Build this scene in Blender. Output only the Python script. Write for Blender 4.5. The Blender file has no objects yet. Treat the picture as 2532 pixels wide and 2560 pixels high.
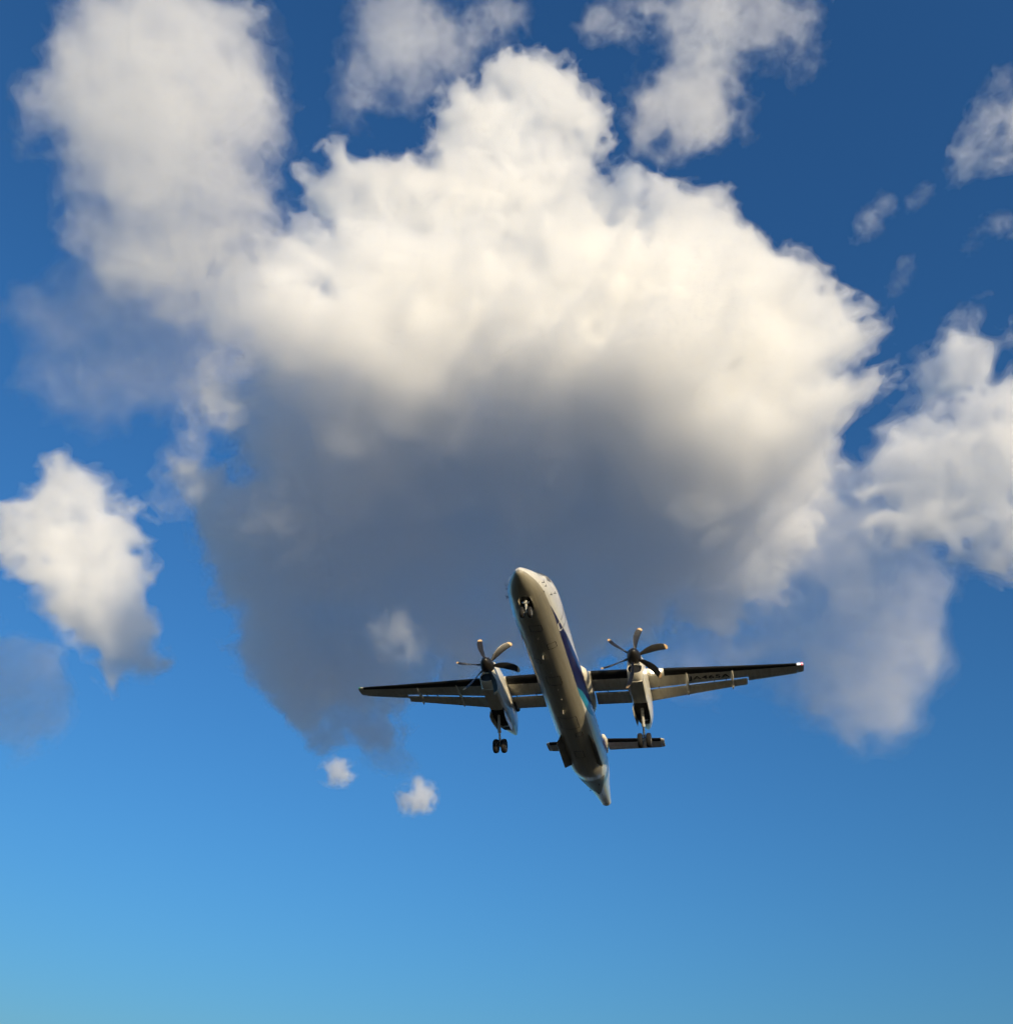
import bpy, bmesh, math, random
import numpy as np
from mathutils import Vector, Matrix

SC = bpy.context.scene
COL = SC.collection
R = math.radians

# ------------------------------------------------------------------ camera, sky, sun, exposure
PITCH = R(2.0)                                   # the aircraft flies with its nose two degrees up
AIR2WORLD = Matrix(((1, 0, 0),
                    (0, math.cos(PITCH), math.sin(PITCH)),
                    (0, -math.sin(PITCH), math.cos(PITCH))))   # local x = left wing, y = towards the tail, z = up
# camera axes (right, down, forward) in the aircraft's own axes, and where the camera stands from the nose
CAM_R = AIR2WORLD @ Vector((0.97371, 0.21747, 0.06771))
CAM_D = AIR2WORLD @ Vector((-0.09288, 0.65055, -0.75376))
CAM_F = AIR2WORLD @ Vector((-0.20797, 0.72766, 0.65365))
CAM_POS = Vector((0, 0, 1.6))
AIR_POS = CAM_POS - AIR2WORLD @ Vector((8.897, -34.231, -27.686))

cam = bpy.data.cameras.new('camera')
cam.sensor_fit = 'HORIZONTAL'
cam.sensor_width = 36.0
cam.lens = 36.0 * 2245.0 / 2532.0
cam.clip_start = 0.5
cam.clip_end = 60000.0
camo = bpy.data.objects.new('camera', cam)
COL.objects.link(camo)
m = Matrix((CAM_R, -CAM_D, -CAM_F)).transposed().to_4x4()
m.translation = CAM_POS
camo.matrix_world = m
SC.camera = camo

SUN_AIR = Vector((0.675, -0.725, 0.145)).normalized()   # towards the sun, in the aircraft's axes
SUN = (AIR2WORLD @ SUN_AIR).normalized()
SUN_EL = math.asin(SUN.z)
SUN_AZ = math.atan2(SUN.x, SUN.y)

world = bpy.data.worlds.new("World")
SC.world = world
world.use_nodes = True
nt = world.node_tree
bg = nt.nodes['Background']
sky = nt.nodes.new('ShaderNodeTexSky')
sky.sky_type = 'NISHITA'
sky.sun_disc = False
sky.sun_elevation = SUN_EL
sky.sun_rotation = SUN_AZ
sky.altitude = 0
sky.air_density = 1.5
sky.dust_density = 1.2
sky.ozone_density = 7.9
nt.links.new(sky.outputs[0], bg.inputs[0])
bg.inputs[1].default_value = 0.15

sl = bpy.data.lights.new('sun', 'SUN')
sl.energy = 3.6
sl.angle = R(0.53)
sl.color = (1.0, 0.82, 0.53)
so = bpy.data.objects.new('sun', sl)
COL.objects.link(so)
so.rotation_euler = SUN.to_track_quat('Z', 'Y').to_euler()

SC.view_settings.view_transform = 'Standard'
SC.view_settings.look = 'None'
SC.view_settings.exposure = 0.34
SC.view_settings.gamma = 1.0
cy = SC.cycles
cy.use_adaptive_sampling = True
cy.adaptive_threshold = 0.06
cy.adaptive_min_samples = 12
cy.max_bounces = 32
cy.diffuse_bounces = 3
cy.glossy_bounces = 3
cy.transmission_bounces = 4
cy.volume_bounces = 20
cy.transparent_max_bounces = 128
cy.sample_clamp_indirect = 6.0
cy.use_denoising = True

# ------------------------------------------------------------------ small helpers
def tag(o, label=None, cat=None, group=None, kind=None):
    if label: o['label'] = label
    if cat: o['category'] = cat
    if group: o['group'] = group
    if kind: o['kind'] = kind
    return o

def node_mat(name):
    mt = bpy.data.materials.new(name)
    mt.use_nodes = True
    n = mt.node_tree
    return mt, n.nodes, n.links

# ------------------------------------------------------------------ ground (below the frame; it throws light on the undersides)
def ground_mat():
    mt, N, L = node_mat('bounce_ground')
    b = N['Principled BSDF']
    tc = N.new('ShaderNodeTexCoord')
    n1 = N.new('ShaderNodeTexNoise'); n1.inputs['Scale'].default_value = 0.02; n1.inputs['Detail'].default_value = 8
    n2 = N.new('ShaderNodeTexNoise'); n2.inputs['Scale'].default_value = 3.0; n2.inputs['Detail'].default_value = 6
    for n in (n1, n2): L.new(tc.outputs['Object'], n.inputs['Vector'])
    mx = N.new('ShaderNodeMath'); mx.operation = 'MULTIPLY_ADD'; mx.inputs[1].default_value = 0.5
    L.new(n2.outputs[0], mx.inputs[0]); L.new(n1.outputs[0], mx.inputs[2])
    cr = N.new('ShaderNodeValToRGB')  # near grass, kept very dark so the aeroplane's belly stays dim
    cr.color_ramp.elements[0].position = 0.45; cr.color_ramp.elements[0].color = (0.008, 0.009, 0.005, 1)
    cr.color_ramp.elements[1].position = 0.95; cr.color_ramp.elements[1].color = (0.038, 0.034, 0.018, 1)
    L.new(mx.outputs[0], cr.inputs[0])
    # beyond the airfield: unseen built-up blocks, tinted pale blue to light the cloud bases
    ln = N.new('ShaderNodeVectorMath'); ln.operation = 'LENGTH'; L.new(tc.outputs['Object'], ln.inputs[0])
    mr = N.new('ShaderNodeMapRange'); mr.inputs['From Min'].default_value = 420; mr.inputs['From Max'].default_value = 700
    L.new(ln.outputs['Value'], mr.inputs['Value'])
    vo = N.new('ShaderNodeTexVoronoi'); vo.inputs['Scale'].default_value = 0.03; L.new(tc.outputs['Object'], vo.inputs['Vector'])
    c2 = N.new('ShaderNodeValToRGB')
    c2.color_ramp.elements[0].color = (0.17, 0.22, 0.27, 1); c2.color_ramp.elements[1].color = (0.36, 0.45, 0.54, 1)
    L.new(vo.outputs['Color'], c2.inputs[0])
    mi = N.new('ShaderNodeMix'); mi.data_type = 'RGBA'
    L.new(mr.outputs[0], mi.inputs['Factor']); L.new(cr.outputs[0], mi.inputs[6]); L.new(c2.outputs[0], mi.inputs[7])
    L.new(mi.outputs[2], b.inputs['Base Color'])
    b.inputs['Roughness'].default_value = 0.95
    return mt

bm = bmesh.new()
rings = [0, 40, 120, 400, 1500, 6000, 20000]
vs = []
for r in rings:
    vs.append([bm.verts.new((r * math.cos(a * math.pi / 24), r * math.sin(a * math.pi / 24), 0)) for a in range(48)] if r else [bm.verts.new((0, 0, 0))] * 48)
for i in range(1, len(rings)):
    for a in range(48):
        b2 = (a + 1) % 48
        f = [vs[i - 1][a], vs[i][a], vs[i][b2], vs[i - 1][b2]]
        bm.faces.new(f if i > 1 else f[:3])
me = bpy.data.meshes.new('ground'); bm.to_mesh(me); bm.free()
me.materials.append(ground_mat())
gr = bpy.data.objects.new('ground', me); COL.objects.link(gr)
tag(gr, kind='structure')

# ------------------------------------------------------------------ clouds: real volumes of scattering droplets
def vol_mat(name, sigma, col=(1, 1, 1), g=0.1):
    mt, N, L = node_mat(name)
    for n in list(N):
        if n.type != 'OUTPUT_MATERIAL': N.remove(n)
    out = [n for n in N if n.type == 'OUTPUT_MATERIAL'][0]
    v = N.new('ShaderNodeVolumeScatter')
    v.inputs['Color'].default_value = (*col, 1)
    v.inputs['Density'].default_value = sigma
    v.inputs['Anisotropy'].default_value = g
    L.new(v.outputs[0], out.inputs['Volume'])
    return mt

FPX = 2245.0 * 1911 / 2532        # focal length in the pixels the outlines were read in (1911 wide)
def look(px, py):
    d = CAM_F + CAM_R * ((px - 955.5) / FPX) + CAM_D * ((py - 966.0) / FPX)
    return d

def interp_mat(n_out, n_in, pos):
    """cubic B-spline weights: rows = samples at lattice position pos, cols = lattice points"""
    i = np.floor(pos).astype(int)
    t = (pos - i).astype(np.float32)
    w = np.stack([(1 - t) ** 3, 3 * t ** 3 - 6 * t ** 2 + 4, -3 * t ** 3 + 3 * t ** 2 + 3 * t + 1, t ** 3]) / 6
    M = np.zeros((n_out, n_in), np.float32)
    r = np.arange(n_out)
    for k in range(4):
        np.add.at(M, (r, np.clip(i + k - 1, 0, n_in - 1)), w[k])
    return M

def upsample(lat, shape, steps):
    a = lat
    for ax in range(3):
        pos = np.arange(shape[ax], dtype=np.float32) * steps[ax] + 1.0
        M = interp_mat(shape[ax], lat.shape[ax], pos)
        a = np.moveaxis(np.tensordot(M, a, axes=(1, ax)), 0, ax)
    return a

def noise3(rng, shape, vox, scale):
    n = [int(shape[a] * vox / scale) + 5 for a in range(3)]
    lat = rng.standard_normal(n).astype(np.float32)
    return upsample(lat, shape, [vox / scale] * 3) * 2.2

def surface_nets(F, vox, org):
    """closed quad mesh of F = 0 (inside where F > 0)"""
    ins = F > 0
    nx, ny, nz = F.shape
    cnt = np.zeros((nx - 1, ny - 1, nz - 1), np.uint8)
    for i in (0, 1):
        for j in (0, 1):
            for k in (0, 1):
                cnt += ins[i:nx - 1 + i, j:ny - 1 + j, k:nz - 1 + k]
    ci, cj, ck = np.nonzero((cnt > 0) & (cnt < 8))
    if len(ci) == 0: return None
    idx = np.full(cnt.shape, -1, np.int32)
    idx[ci, cj, ck] = np.arange(len(ci), dtype=np.int32)
    acc = np.zeros((len(ci), 3), np.float32); num = np.zeros(len(ci), np.float32)
    base = np.stack([ci, cj, ck], 1)
    for ax in range(3):
        o1, o2 = [a for a in range(3) if a != ax]
        for u in (0, 1):
            for v in (0, 1):
                p = base.copy(); p[:, o1] += u; p[:, o2] += v
                q = p.copy(); q[:, ax] += 1
                fa = F[p[:, 0], p[:, 1], p[:, 2]]; fb = F[q[:, 0], q[:, 1], q[:, 2]]
                x = (fa > 0) != (fb > 0)
                t = np.where(x, fa / np.where(x, fa - fb, 1), 0)
                off = np.zeros_like(acc); off[:, o1] = u; off[:, o2] = v; off[:, ax] = t
                acc += off * x[:, None]; num += x
    co = (base + acc / num[:, None]) * vox + np.array(org, np.float32)
    quads = []
    for ax in range(3):
        o1, o2 = [(1, 2), (2, 0), (0, 1)][ax]
        sl_a = [slice(None)] * 3; sl_b = [slice(None)] * 3
        sl_a[ax] = slice(0, -1); sl_b[ax] = slice(1, None)
        A = ins[tuple(sl_a)]; B = ins[tuple(sl_b)]
        for flip, X in ((0, A & ~B), (1, ~A & B)):
            e = np.stack(np.nonzero(X), 1)
            e = e[(e[:, o1] > 0) & (e[:, o2] > 0) & (e[:, o1] < F.shape[o1] - 1) & (e[:, o2] < F.shape[o2] - 1)]
            def at_(d1, d2):
                p = e.copy(); p[:, o1] += d1; p[:, o2] += d2
                return idx[p[:, 0], p[:, 1], p[:, 2]]
            q = np.stack([at_(-1, -1), at_(0, -1), at_(0, 0), at_(-1, 0)], 1)
            if flip: q = q[:, ::-1]
            quads.append(q)
    return co, np.concatenate(quads).astype(np.int32)

def mesh_np(name, co, quads):
    me = bpy.data.meshes.new(name)
    me.vertices.add(len(co)); me.vertices.foreach_set('co', co.astype(np.float32).ravel())
    me.loops.add(quads.size); me.loops.foreach_set('vertex_index', quads.ravel())
    me.polygons.add(len(quads))
    me.polygons.foreach_set('loop_start', np.arange(0, quads.size, 4, dtype=np.int32))
    me.update(calc_edges=True)
    return me

def cloud(name, label, blobs, vox, seed, levels, rough=1.0, base=None, k=45.0, big=160.0, squash=1.0, wisp=0.0, erode=0.0, pers=0.66, low=0.35, group=None, cat='cloud'):
    """blobs: (x, y, radius in photo pixels, horizontal distance in metres or None = resting on the base height)
    levels: (threshold in metres, material) from the outer veil to the dense core"""
    rng = np.random.default_rng(seed)
    C, Rd, El = [], [], []
    for px, py, r, D in blobs:
        d = look(px, py)
        h = math.hypot(d.x, d.y)
        if D is None:
            t = (base + 40 - CAM_POS.z) / d.z
        else:
            t = D / h
        C.append(CAM_POS + d * t); Rd.append(r * t / FPX)
        El.append(max(.4, d.z / d.length) if D is None else 1.0)
    C = np.array(C, np.float32); Rd = np.array(Rd, np.float32)
    pad = 60.0 * rough + 3 * vox
    lo = (C - Rd[:, None]).min(0) - pad; hi = (C + Rd[:, None]).max(0) + pad
    if base is not None: hi[1] += 90; lo[1] -= 60
    if base is not None: lo[2] = base - 40 * rough - 4 * vox
    shape = [int(math.ceil((hi[a] - lo[a]) / vox)) + 1 for a in range(3)]
    cs = 4
    csh = [s // cs + 5 for s in shape]
    ax = [lo[a] + (np.arange(csh[a], dtype=np.float32) - 1) * vox * cs for a in range(3)]
    X, Y, Z = np.meshgrid(*ax, indexing='ij')
    S = np.zeros(csh, np.float32)
    for c, r, el in zip(C, Rd, El):
        dd = np.sqrt((X - c[0]) ** 2 + ((Y - c[1]) * el) ** 2 + ((Z - c[2]) / squash) ** 2)
        S += np.exp(np.clip((r - dd) / k, -30, 30))
    S = k * np.log(S + 1e-12) - 0.8 * k - erode
    S = np.maximum(S, -150)
    F = upsample(S, shape, [1.0 / cs] * 3)
    del X, Y, Z, S
    sc, amp = big, 0.36 * big * rough
    q = 0
    while sc > vox * 1.6:
        n = noise3(rng, shape, vox, sc)
        if q == 0:
            F += amp * 0.8 * n * low
        else:
            F += (1.0 if q > 1 else 0.5 + 0.5 * low) * amp * ((0.5 - np.abs(n)) * 1.2 * (1 - wisp) + wisp * 0.8 * n)
        del n
        sc *= 0.5; amp *= pers; q += 1
    if base is not None:
        zz = lo[2] + np.arange(shape[2], dtype=np.float32) * vox
        nb = noise3(rng, (shape[0], shape[1], 1), vox, big * 0.8) * 22 + noise3(rng, (shape[0], shape[1], 1), vox, big * 0.3) * 7 + noise3(rng, (shape[0], shape[1], 1), vox, big * 0.12) * 4
        # the underside is not quite level: it climbs towards the near edge
        yy = lo[1] + np.arange(shape[1], dtype=np.float32) * vox
        rise = 0.12 * np.maximum(0, 1150 - yy)[None, :, None]
        F = -30.0 * np.logaddexp(F / -30.0, ((zz[None, None, :] - base - rise) * 0.8 + nb + 14.0) / -30.0)
    for s_ in (np.s_[:2], np.s_[-2:]):
        F[s_] = -50; F[:, s_] = -50; F[:, :, s_] = -50
    root = None
    for q, (th, mat) in enumerate(levels):
        r = surface_nets(F - th, vox, lo)
        if r is None: continue
        me = mesh_np(name if q == 0 else 'dense_core', *r)
        me.materials.append(mat)
        o = bpy.data.objects.new(me.name, me)
        COL.objects.link(o)
        if root is None:
            root = tag(o, label, cat, group)
        else:
            o.parent = root
    return root
HAZIER = vol_mat('cloud_thin_heart', 0.007)
MIST = vol_mat('cloud_mist', 0.0008)
MIST2 = vol_mat('cloud_mist_denser', 0.0013)
MIST3 = vol_mat('cloud_mist_heart', 0.0018)
THIN = vol_mat('cloud_thin', 0.0035)
HAZY = vol_mat('cloud_thin_body', 0.007)
VEIL = vol_mat('cloud_veil', 0.005)
BODY = vol_mat('cloud_body', 0.017)
CORE = vol_mat('cloud_core', 0.028)
SOFT = vol_mat('cloud_soft_core', 0.012)
LV = [(-6, VEIL), (2, BODY), (10, CORE)]
LW = [(-7, THIN), (4, HAZY), (16, BODY)]
LM = [(-14, MIST), (0, MIST2), (16, MIST3)]
CL = 'clouds over the airfield'
main = [(990,165,85,880),(900,260,110,880),(1060,250,105,900),(980,330,120,890),(640,345,80,900),(720,430,105,900),(860,430,150,900),(1010,430,165,900),(1150,400,110,920),
 (1240,400,75,920),(1270,470,100,930),(1350,490,85,940),(1410,540,80,950),(1380,600,120,910),(1480,690,120,930),(640,520,105,860),(780,580,150,860),(950,600,165,860),(1120,580,155,880),(1280,590,135,900),(1400,600,110,920),
 (1500,630,90,940),(1610,590,45,960),(1580,700,100,950),(560,540,105,860),(490,590,95,870),(520,700,120,860),(440,690,85,880),(580,430,70,880),(430,780,80,900),(640,700,150,860),(1440,740,140,930),(1570,830,105,960),
 (800,700,160,850),(1000,720,170,850),(1220,720,160,870),
 (490,840,150,None),(650,830,170,None),(820,820,190,None),(1000,820,200,None),(1180,830,190,None),(1340,850,170,None),(1480,880,135,None),
 (460,950,130,None),(600,970,170,None),(780,980,190,None),(970,980,190,None),(1150,1000,180,None),(1320,1010,160,None),(1460,1010,130,None),
 (520,1080,120,None),(660,1100,160,None),(830,1090,170,None),(1000,1090,170,None),(1180,1100,150,None),(1350,1100,130,None),
 (580,1200,140,None),(700,1180,130,None),(850,1170,110,None),(1020,1180,110,None),(1200,1180,90,None),
 (590,1280,125,None),(670,1260,100,None),(570,1340,95,None),(640,1320,80,None)]
cloud('cloud', 'huge white cloud with dark grey flat base above the aeroplane', main, 4.5, 3, [(-6, VEIL), (2, BODY), (16, SOFT)], base=850, big=150, k=32, group=CL, erode=8)
cloud('cloud', 'narrow ragged cloud strip hugging the left edge of the huge cloud',
      [(385,690,42,860),(375,760,48,880),(360,840,50,900),(345,905,40,920),(430,800,40,890)], 3.5, 5, [(-7, THIN), (2, HAZY), (10, BODY)], rough=1.2, big=80, k=18, wisp=.3, erode=-12, group=CL)
cloud('cloud', 'broad soft cream cloud filling the upper left corner',
      [(290,40,165,620),(420,50,90,620),(330,170,175,640),(240,230,130,650),(140,165,75,640),(440,210,95,650),(400,320,120,660),(320,370,125,680),(440,410,85,700),(440,430,80,720),(480,450,60,725),(400,470,75,720),(320,450,90,720),(270,400,80,700)], 4.0, 8, [(-10, MIST3), (1, HAZY), (24, HAZIER)], big=120, k=28, group=CL, erode=6, rough=1.2)
cloud('cloud', 'thin grey veil of cloud hanging beneath the upper left cloud',
      [(300,540,130,800),(400,520,90,790),(230,590,110,830),(340,620,90,850),(150,650,55,860),(210,690,45,880),(420,590,70,800),(230,480,80,780),(100,640,40,860)], 5.0, 9, LM, big=150, k=30, wisp=.3, group=CL, erode=4, rough=1.6)
cloud('cloud', 'upright lumpy cloud alone at the left edge, sunlit towards its top',
      [(140,895,80,2200),(190,945,80,2200),(110,985,100,2220),(205,1015,95,2220),(20,1000,80,2220),(160,1085,105,2230),(240,1100,80,2230),(70,1070,80,2230),(200,1170,80,2250),(265,1175,70,2250),(280,1260,55,2260),(220,1230,50,2260)], 8.0, 14, [(-8, THIN), (3, HAZY), (16, BODY)], big=190, k=40, group=CL, erode=24, rough=1.0)
cloud('cloud', 'dim blue-grey scrap of cloud touching the left edge below the lumpy cloud',
      [(10,1210,70,1750),(40,1290,65,1780),(0,1350,60,1800),(80,1340,40,1800),(-30,1270,80,1800)], 7.0, 15, [(-10, MIST2), (6, THIN)], big=150, k=30, wisp=.4, group=CL, erode=2, rough=1.4)
cloud('cloud', 'broken white cloud bank running off the right edge',
      [(1650,830,55,1210),(1635,920,62,1210),(1665,970,65,1230),(1690,880,65,1230),(1720,740,50,1250),(1745,690,35,1250),(1790,690,40,1260),(1850,680,75,1250),(1880,610,50,1250),(1840,800,105,1250),(1720,860,75,1240),(1890,910,125,1250),(1760,950,105,1240),(1870,1030,90,1240),(1950,780,110,1260),(1970,980,110,1260)], 5.0, 21, [(-9, THIN), (5, HAZY), (18, CORE)], rough=1.6, big=120, k=24, wisp=.25, group=CL, erode=14)
cloud('cloud', 'thin grey cloud trailing down right of the huge cloud, behind the left wing tip',
      [(1500,1010,110,1300),(1590,960,70,1280),(1580,1040,110,1330),(1480,1110,120,1400),(1620,1130,110,1400),(1560,1220,120,1500),(1670,1210,80,1500),(1420,1200,100,1480),(1650,1330,70,1650),(1560,1320,80,1600),(1330,1200,90,1450),(1260,1230,70,1450)], 6.0, 24, [(-14, MIST), (2, MIST3), (18, THIN)], big=150, k=30, wisp=.3, group=CL, erode=0, rough=1.5)
cloud('cloud', 'ragged grey-white cloud along the top edge, right of centre',
      [(1140,40,45,640),(1240,10,60,640),(1340,30,75,640),(1440,30,80,640),(1520,30,60,640),(1490,110,48,660),(1280,180,65,680),(1330,190,75,680),(1400,220,48,690),(1240,230,42,690),(1350,110,60,670)], 3.0, 29, [(-8, MIST3), (3, THIN), (13, HAZY)], rough=1.8, big=80, k=20, wisp=.35, group=CL, erode=-8)
cloud('cloud', 'wispy half-transparent cloud along the top edge, left of the highest white tower',
      [(760,50,75,720),(700,130,65,730),(840,80,65,730),(680,195,45,740),(860,150,50,740),(900,50,50,730),(960,30,40,720),(780,160,50,735)], 3.0, 32, [(-9, MIST2), (3, MIST3), (12, THIN)], rough=1.8, big=80, k=18, wisp=.35, erode=-6, group=CL)
cloud('cloud', 'ragged white wisp high on the right edge',
      [(1895,150,40,1000),(1865,220,48,1010),(1830,290,42,1020),(1895,300,42,1020),(1930,220,60,1000),(1805,335,22,1030)], 3.0, 36, LW, rough=1.7, big=70, k=16, wisp=.35, erode=6, group=CL)
LP = [(-5, MIST3), (2, THIN), (9, HAZY)]
for lab, bl, sd, lv in (
    ('small faint slanting wisp right of the huge cloud, larger of two', [(1665,385,20,1150),(1645,410,24,1150),(1620,435,18,1150)], 41, LP),
    ('small faint wisp between the slanting wisp and the right-hand cloud bank', [(1715,505,16,1200),(1698,530,18,1200),(1685,555,12,1200)], 42, [(-5, MIST3), (3, THIN)]),
    ('tiny faint wisp just below the ragged white wisp', [(1728,380,15,1150),(1748,362,12,1150)], 43, LP),
    ('faint frayed wisp at the right edge above the cloud bank', [(1850,430,18,1150),(1885,422,20,1150),(1835,465,14,1150),(1905,432,14,1150)], 44, LP),
    ('higher of the two small white puffs under the huge cloud\'s left end', [(618,1455,13,2600),(636,1450,15,2600),(652,1462,12,2600)], 45, [(-7, THIN), (3, BODY), (14, CORE)]),
    ('lower of the two small white puffs, below the aeroplane\'s right wing', [(772,1510,22,2600),(794,1510,19,2600),(784,1484,16,2600),(765,1498,13,2600)], 51, [(-7, THIN), (3, BODY), (14, CORE)]),
    ('small dark grey smudge of cloud above the two white puffs', [(715,1418,28,2050),(742,1426,30,2050),(768,1437,18,2050)], 47, [(-10, MIST3), (-3, HAZY)]),
    ('soft white knot of cloud against the dark base, above the aeroplane\'s right wing', [(755,1180,26,1150),(770,1215,28,1150),(735,1210,26,1150),(775,1240,18,1150),(720,1195,22,1150)], 48, [(-9, MIST3), (0, THIN), (7, HAZY)]),
    ('small pale knot of cloud low against the huge cloud, above the aeroplane\'s left wing', [(1432,1065,24,1060),(1460,1085,22,1060),(1425,1098,18,1060),(1480,1060,18,1060)], 49, [(-9, MIST3), (0, THIN), (7, HAZY)])):
    far = bl[0][3] > 2000
    cloud('cloud', lab, bl, 4.0 if far else 2.2, sd, lv, rough=1.5, big=80 if far else 40, k=9 if far else 7, wisp=.35, erode=-4, group=CL)
# ------------------------------------------------------------------ materials of the aircraft
def principled(name, col, rough=0.4, metal=0.0, coat=0.0, spec=0.5):
    mt, N, L = node_mat(name)
    b = N['Principled BSDF']
    b.inputs['Base Color'].default_value = (*col, 1)
    b.inputs['Roughness'].default_value = rough
    b.inputs['Metallic'].default_value = metal
    b.inputs['Coat Weight'].default_value = coat
    b.inputs['Coat Roughness'].default_value = 0.06
    b.inputs['Specular IOR Level'].default_value = spec
    return mt

def worn(name, col, rough=0.35, amount=0.25, scale=1.5, stretch=(6, 1, 6), coat=0.0, metal=0.0, spec=0.5):
    """paint or rubber with streaks of dirt running along the airflow and a slightly uneven gloss"""
    mt = principled(name, col, rough, metal, coat, spec)
    N, L = mt.node_tree.nodes, mt.node_tree.links
    b = N['Principled BSDF']
    tc = N.new('ShaderNodeTexCoord')
    mp = N.new('ShaderNodeMapping'); mp.inputs['Scale'].default_value = stretch
    L.new(tc.outputs['Object'], mp.inputs[0])
    n = N.new('ShaderNodeTexNoise'); n.inputs['Scale'].default_value = scale; n.inputs['Detail'].default_value = 7; n.inputs['Roughness'].default_value = 0.65
    L.new(mp.outputs[0], n.inputs['Vector'])
    cr = N.new('ShaderNodeValToRGB')
    cr.color_ramp.elements[0].position = 0.3; cr.color_ramp.elements[1].position = 0.62
    d = 1 - amount
    cr.color_ramp.elements[0].color = (col[0] * d, col[1] * d * 0.97, col[2] * d * 0.9, 1)
    cr.color_ramp.elements[1].color = (*col, 1)
    L.new(n.outputs[0], cr.inputs[0]); L.new(cr.outputs[0], b.inputs['Base Color'])
    mr = N.new('ShaderNodeMapRange'); mr.inputs['To Min'].default_value = rough * 1.35; mr.inputs['To Max'].default_value = rough * 0.8
    L.new(n.outputs[0], mr.inputs['Value']); L.new(mr.outputs[0], b.inputs['Roughness'])
    return mt

WHITE = worn('white_paint', (0.86, 0.82, 0.72), 0.22, 0.10, 1.2, (5, .6, 5), coat=0.5)
GREY = worn('grey_underside_paint', (0.66, 0.63, 0.55), 0.30, 0.22, 1.6, (3, .7, 3), coat=0.2)
BOOT = worn('black_rubber_boot', (0.010, 0.010, 0.010), 0.45, 0.3, 3.0, (1, 3, 3), spec=0.3)
TYRE = worn('tyre_rubber', (0.012, 0.011, 0.011), 0.75, 0.3, 6.0, (2, 2, 2))
BAY = worn('dark_wheel_bay', (0.030, 0.028, 0.024), 0.7, 0.5, 4.0, (2, 2, 2))
STRUT = worn('gear_leg_paint', (0.55, 0.54, 0.50), 0.35, 0.35, 5.0, (3, 3, 3))
STEEL = worn('bare_steel', (0.62, 0.62, 0.62), 0.25, 0.2, 5.0, (3, 3, 3), metal=1.0)
BLACKP = worn('propeller_black', (0.022, 0.020, 0.019), 0.36, 0.35, 4.0, (2, 2, 2))
TIP = worn('propeller_tip_paint', (0.80, 0.52, 0.26), 0.45, 0.2, 4.0, (2, 2, 2))
GLASS = principled('dark_window_glass', (0.012, 0.014, 0.016), 0.08)
STRAKE = worn('strake_paint', (0.20, 0.185, 0.15), 0.35, 0.3, 2.0, (3, .7, 3))
INK = principled('black_lettering', (0.02, 0.02, 0.02), 0.5)
RED = principled('red_lens', (0.7, 0.03, 0.04), 0.15)
EXH = worn('sooty_exhaust', (0.16, 0.13, 0.10), 0.5, 0.5, 4.0, (2, 2, 2), metal=0.6)

def lamp_mat(name, col, s):
    mt = principled(name, (0.9, 0.9, 0.9), 0.2)
    b = mt.node_tree.nodes['Principled BSDF']
    b.inputs['Emission Color'].default_value = (*col, 1)
    b.inputs['Emission Strength'].default_value = s
    return mt
LAMP = lamp_mat('lit_landing_lamp', (1.0, 0.90, 0.72), 9.0)
NAVRED = lamp_mat('lit_red_lamp', (1.0, 0.10, 0.14), 2.0)
NAVWHITE = lamp_mat('lit_white_lamp', (1.0, 0.97, 0.9), 2.0)

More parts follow.
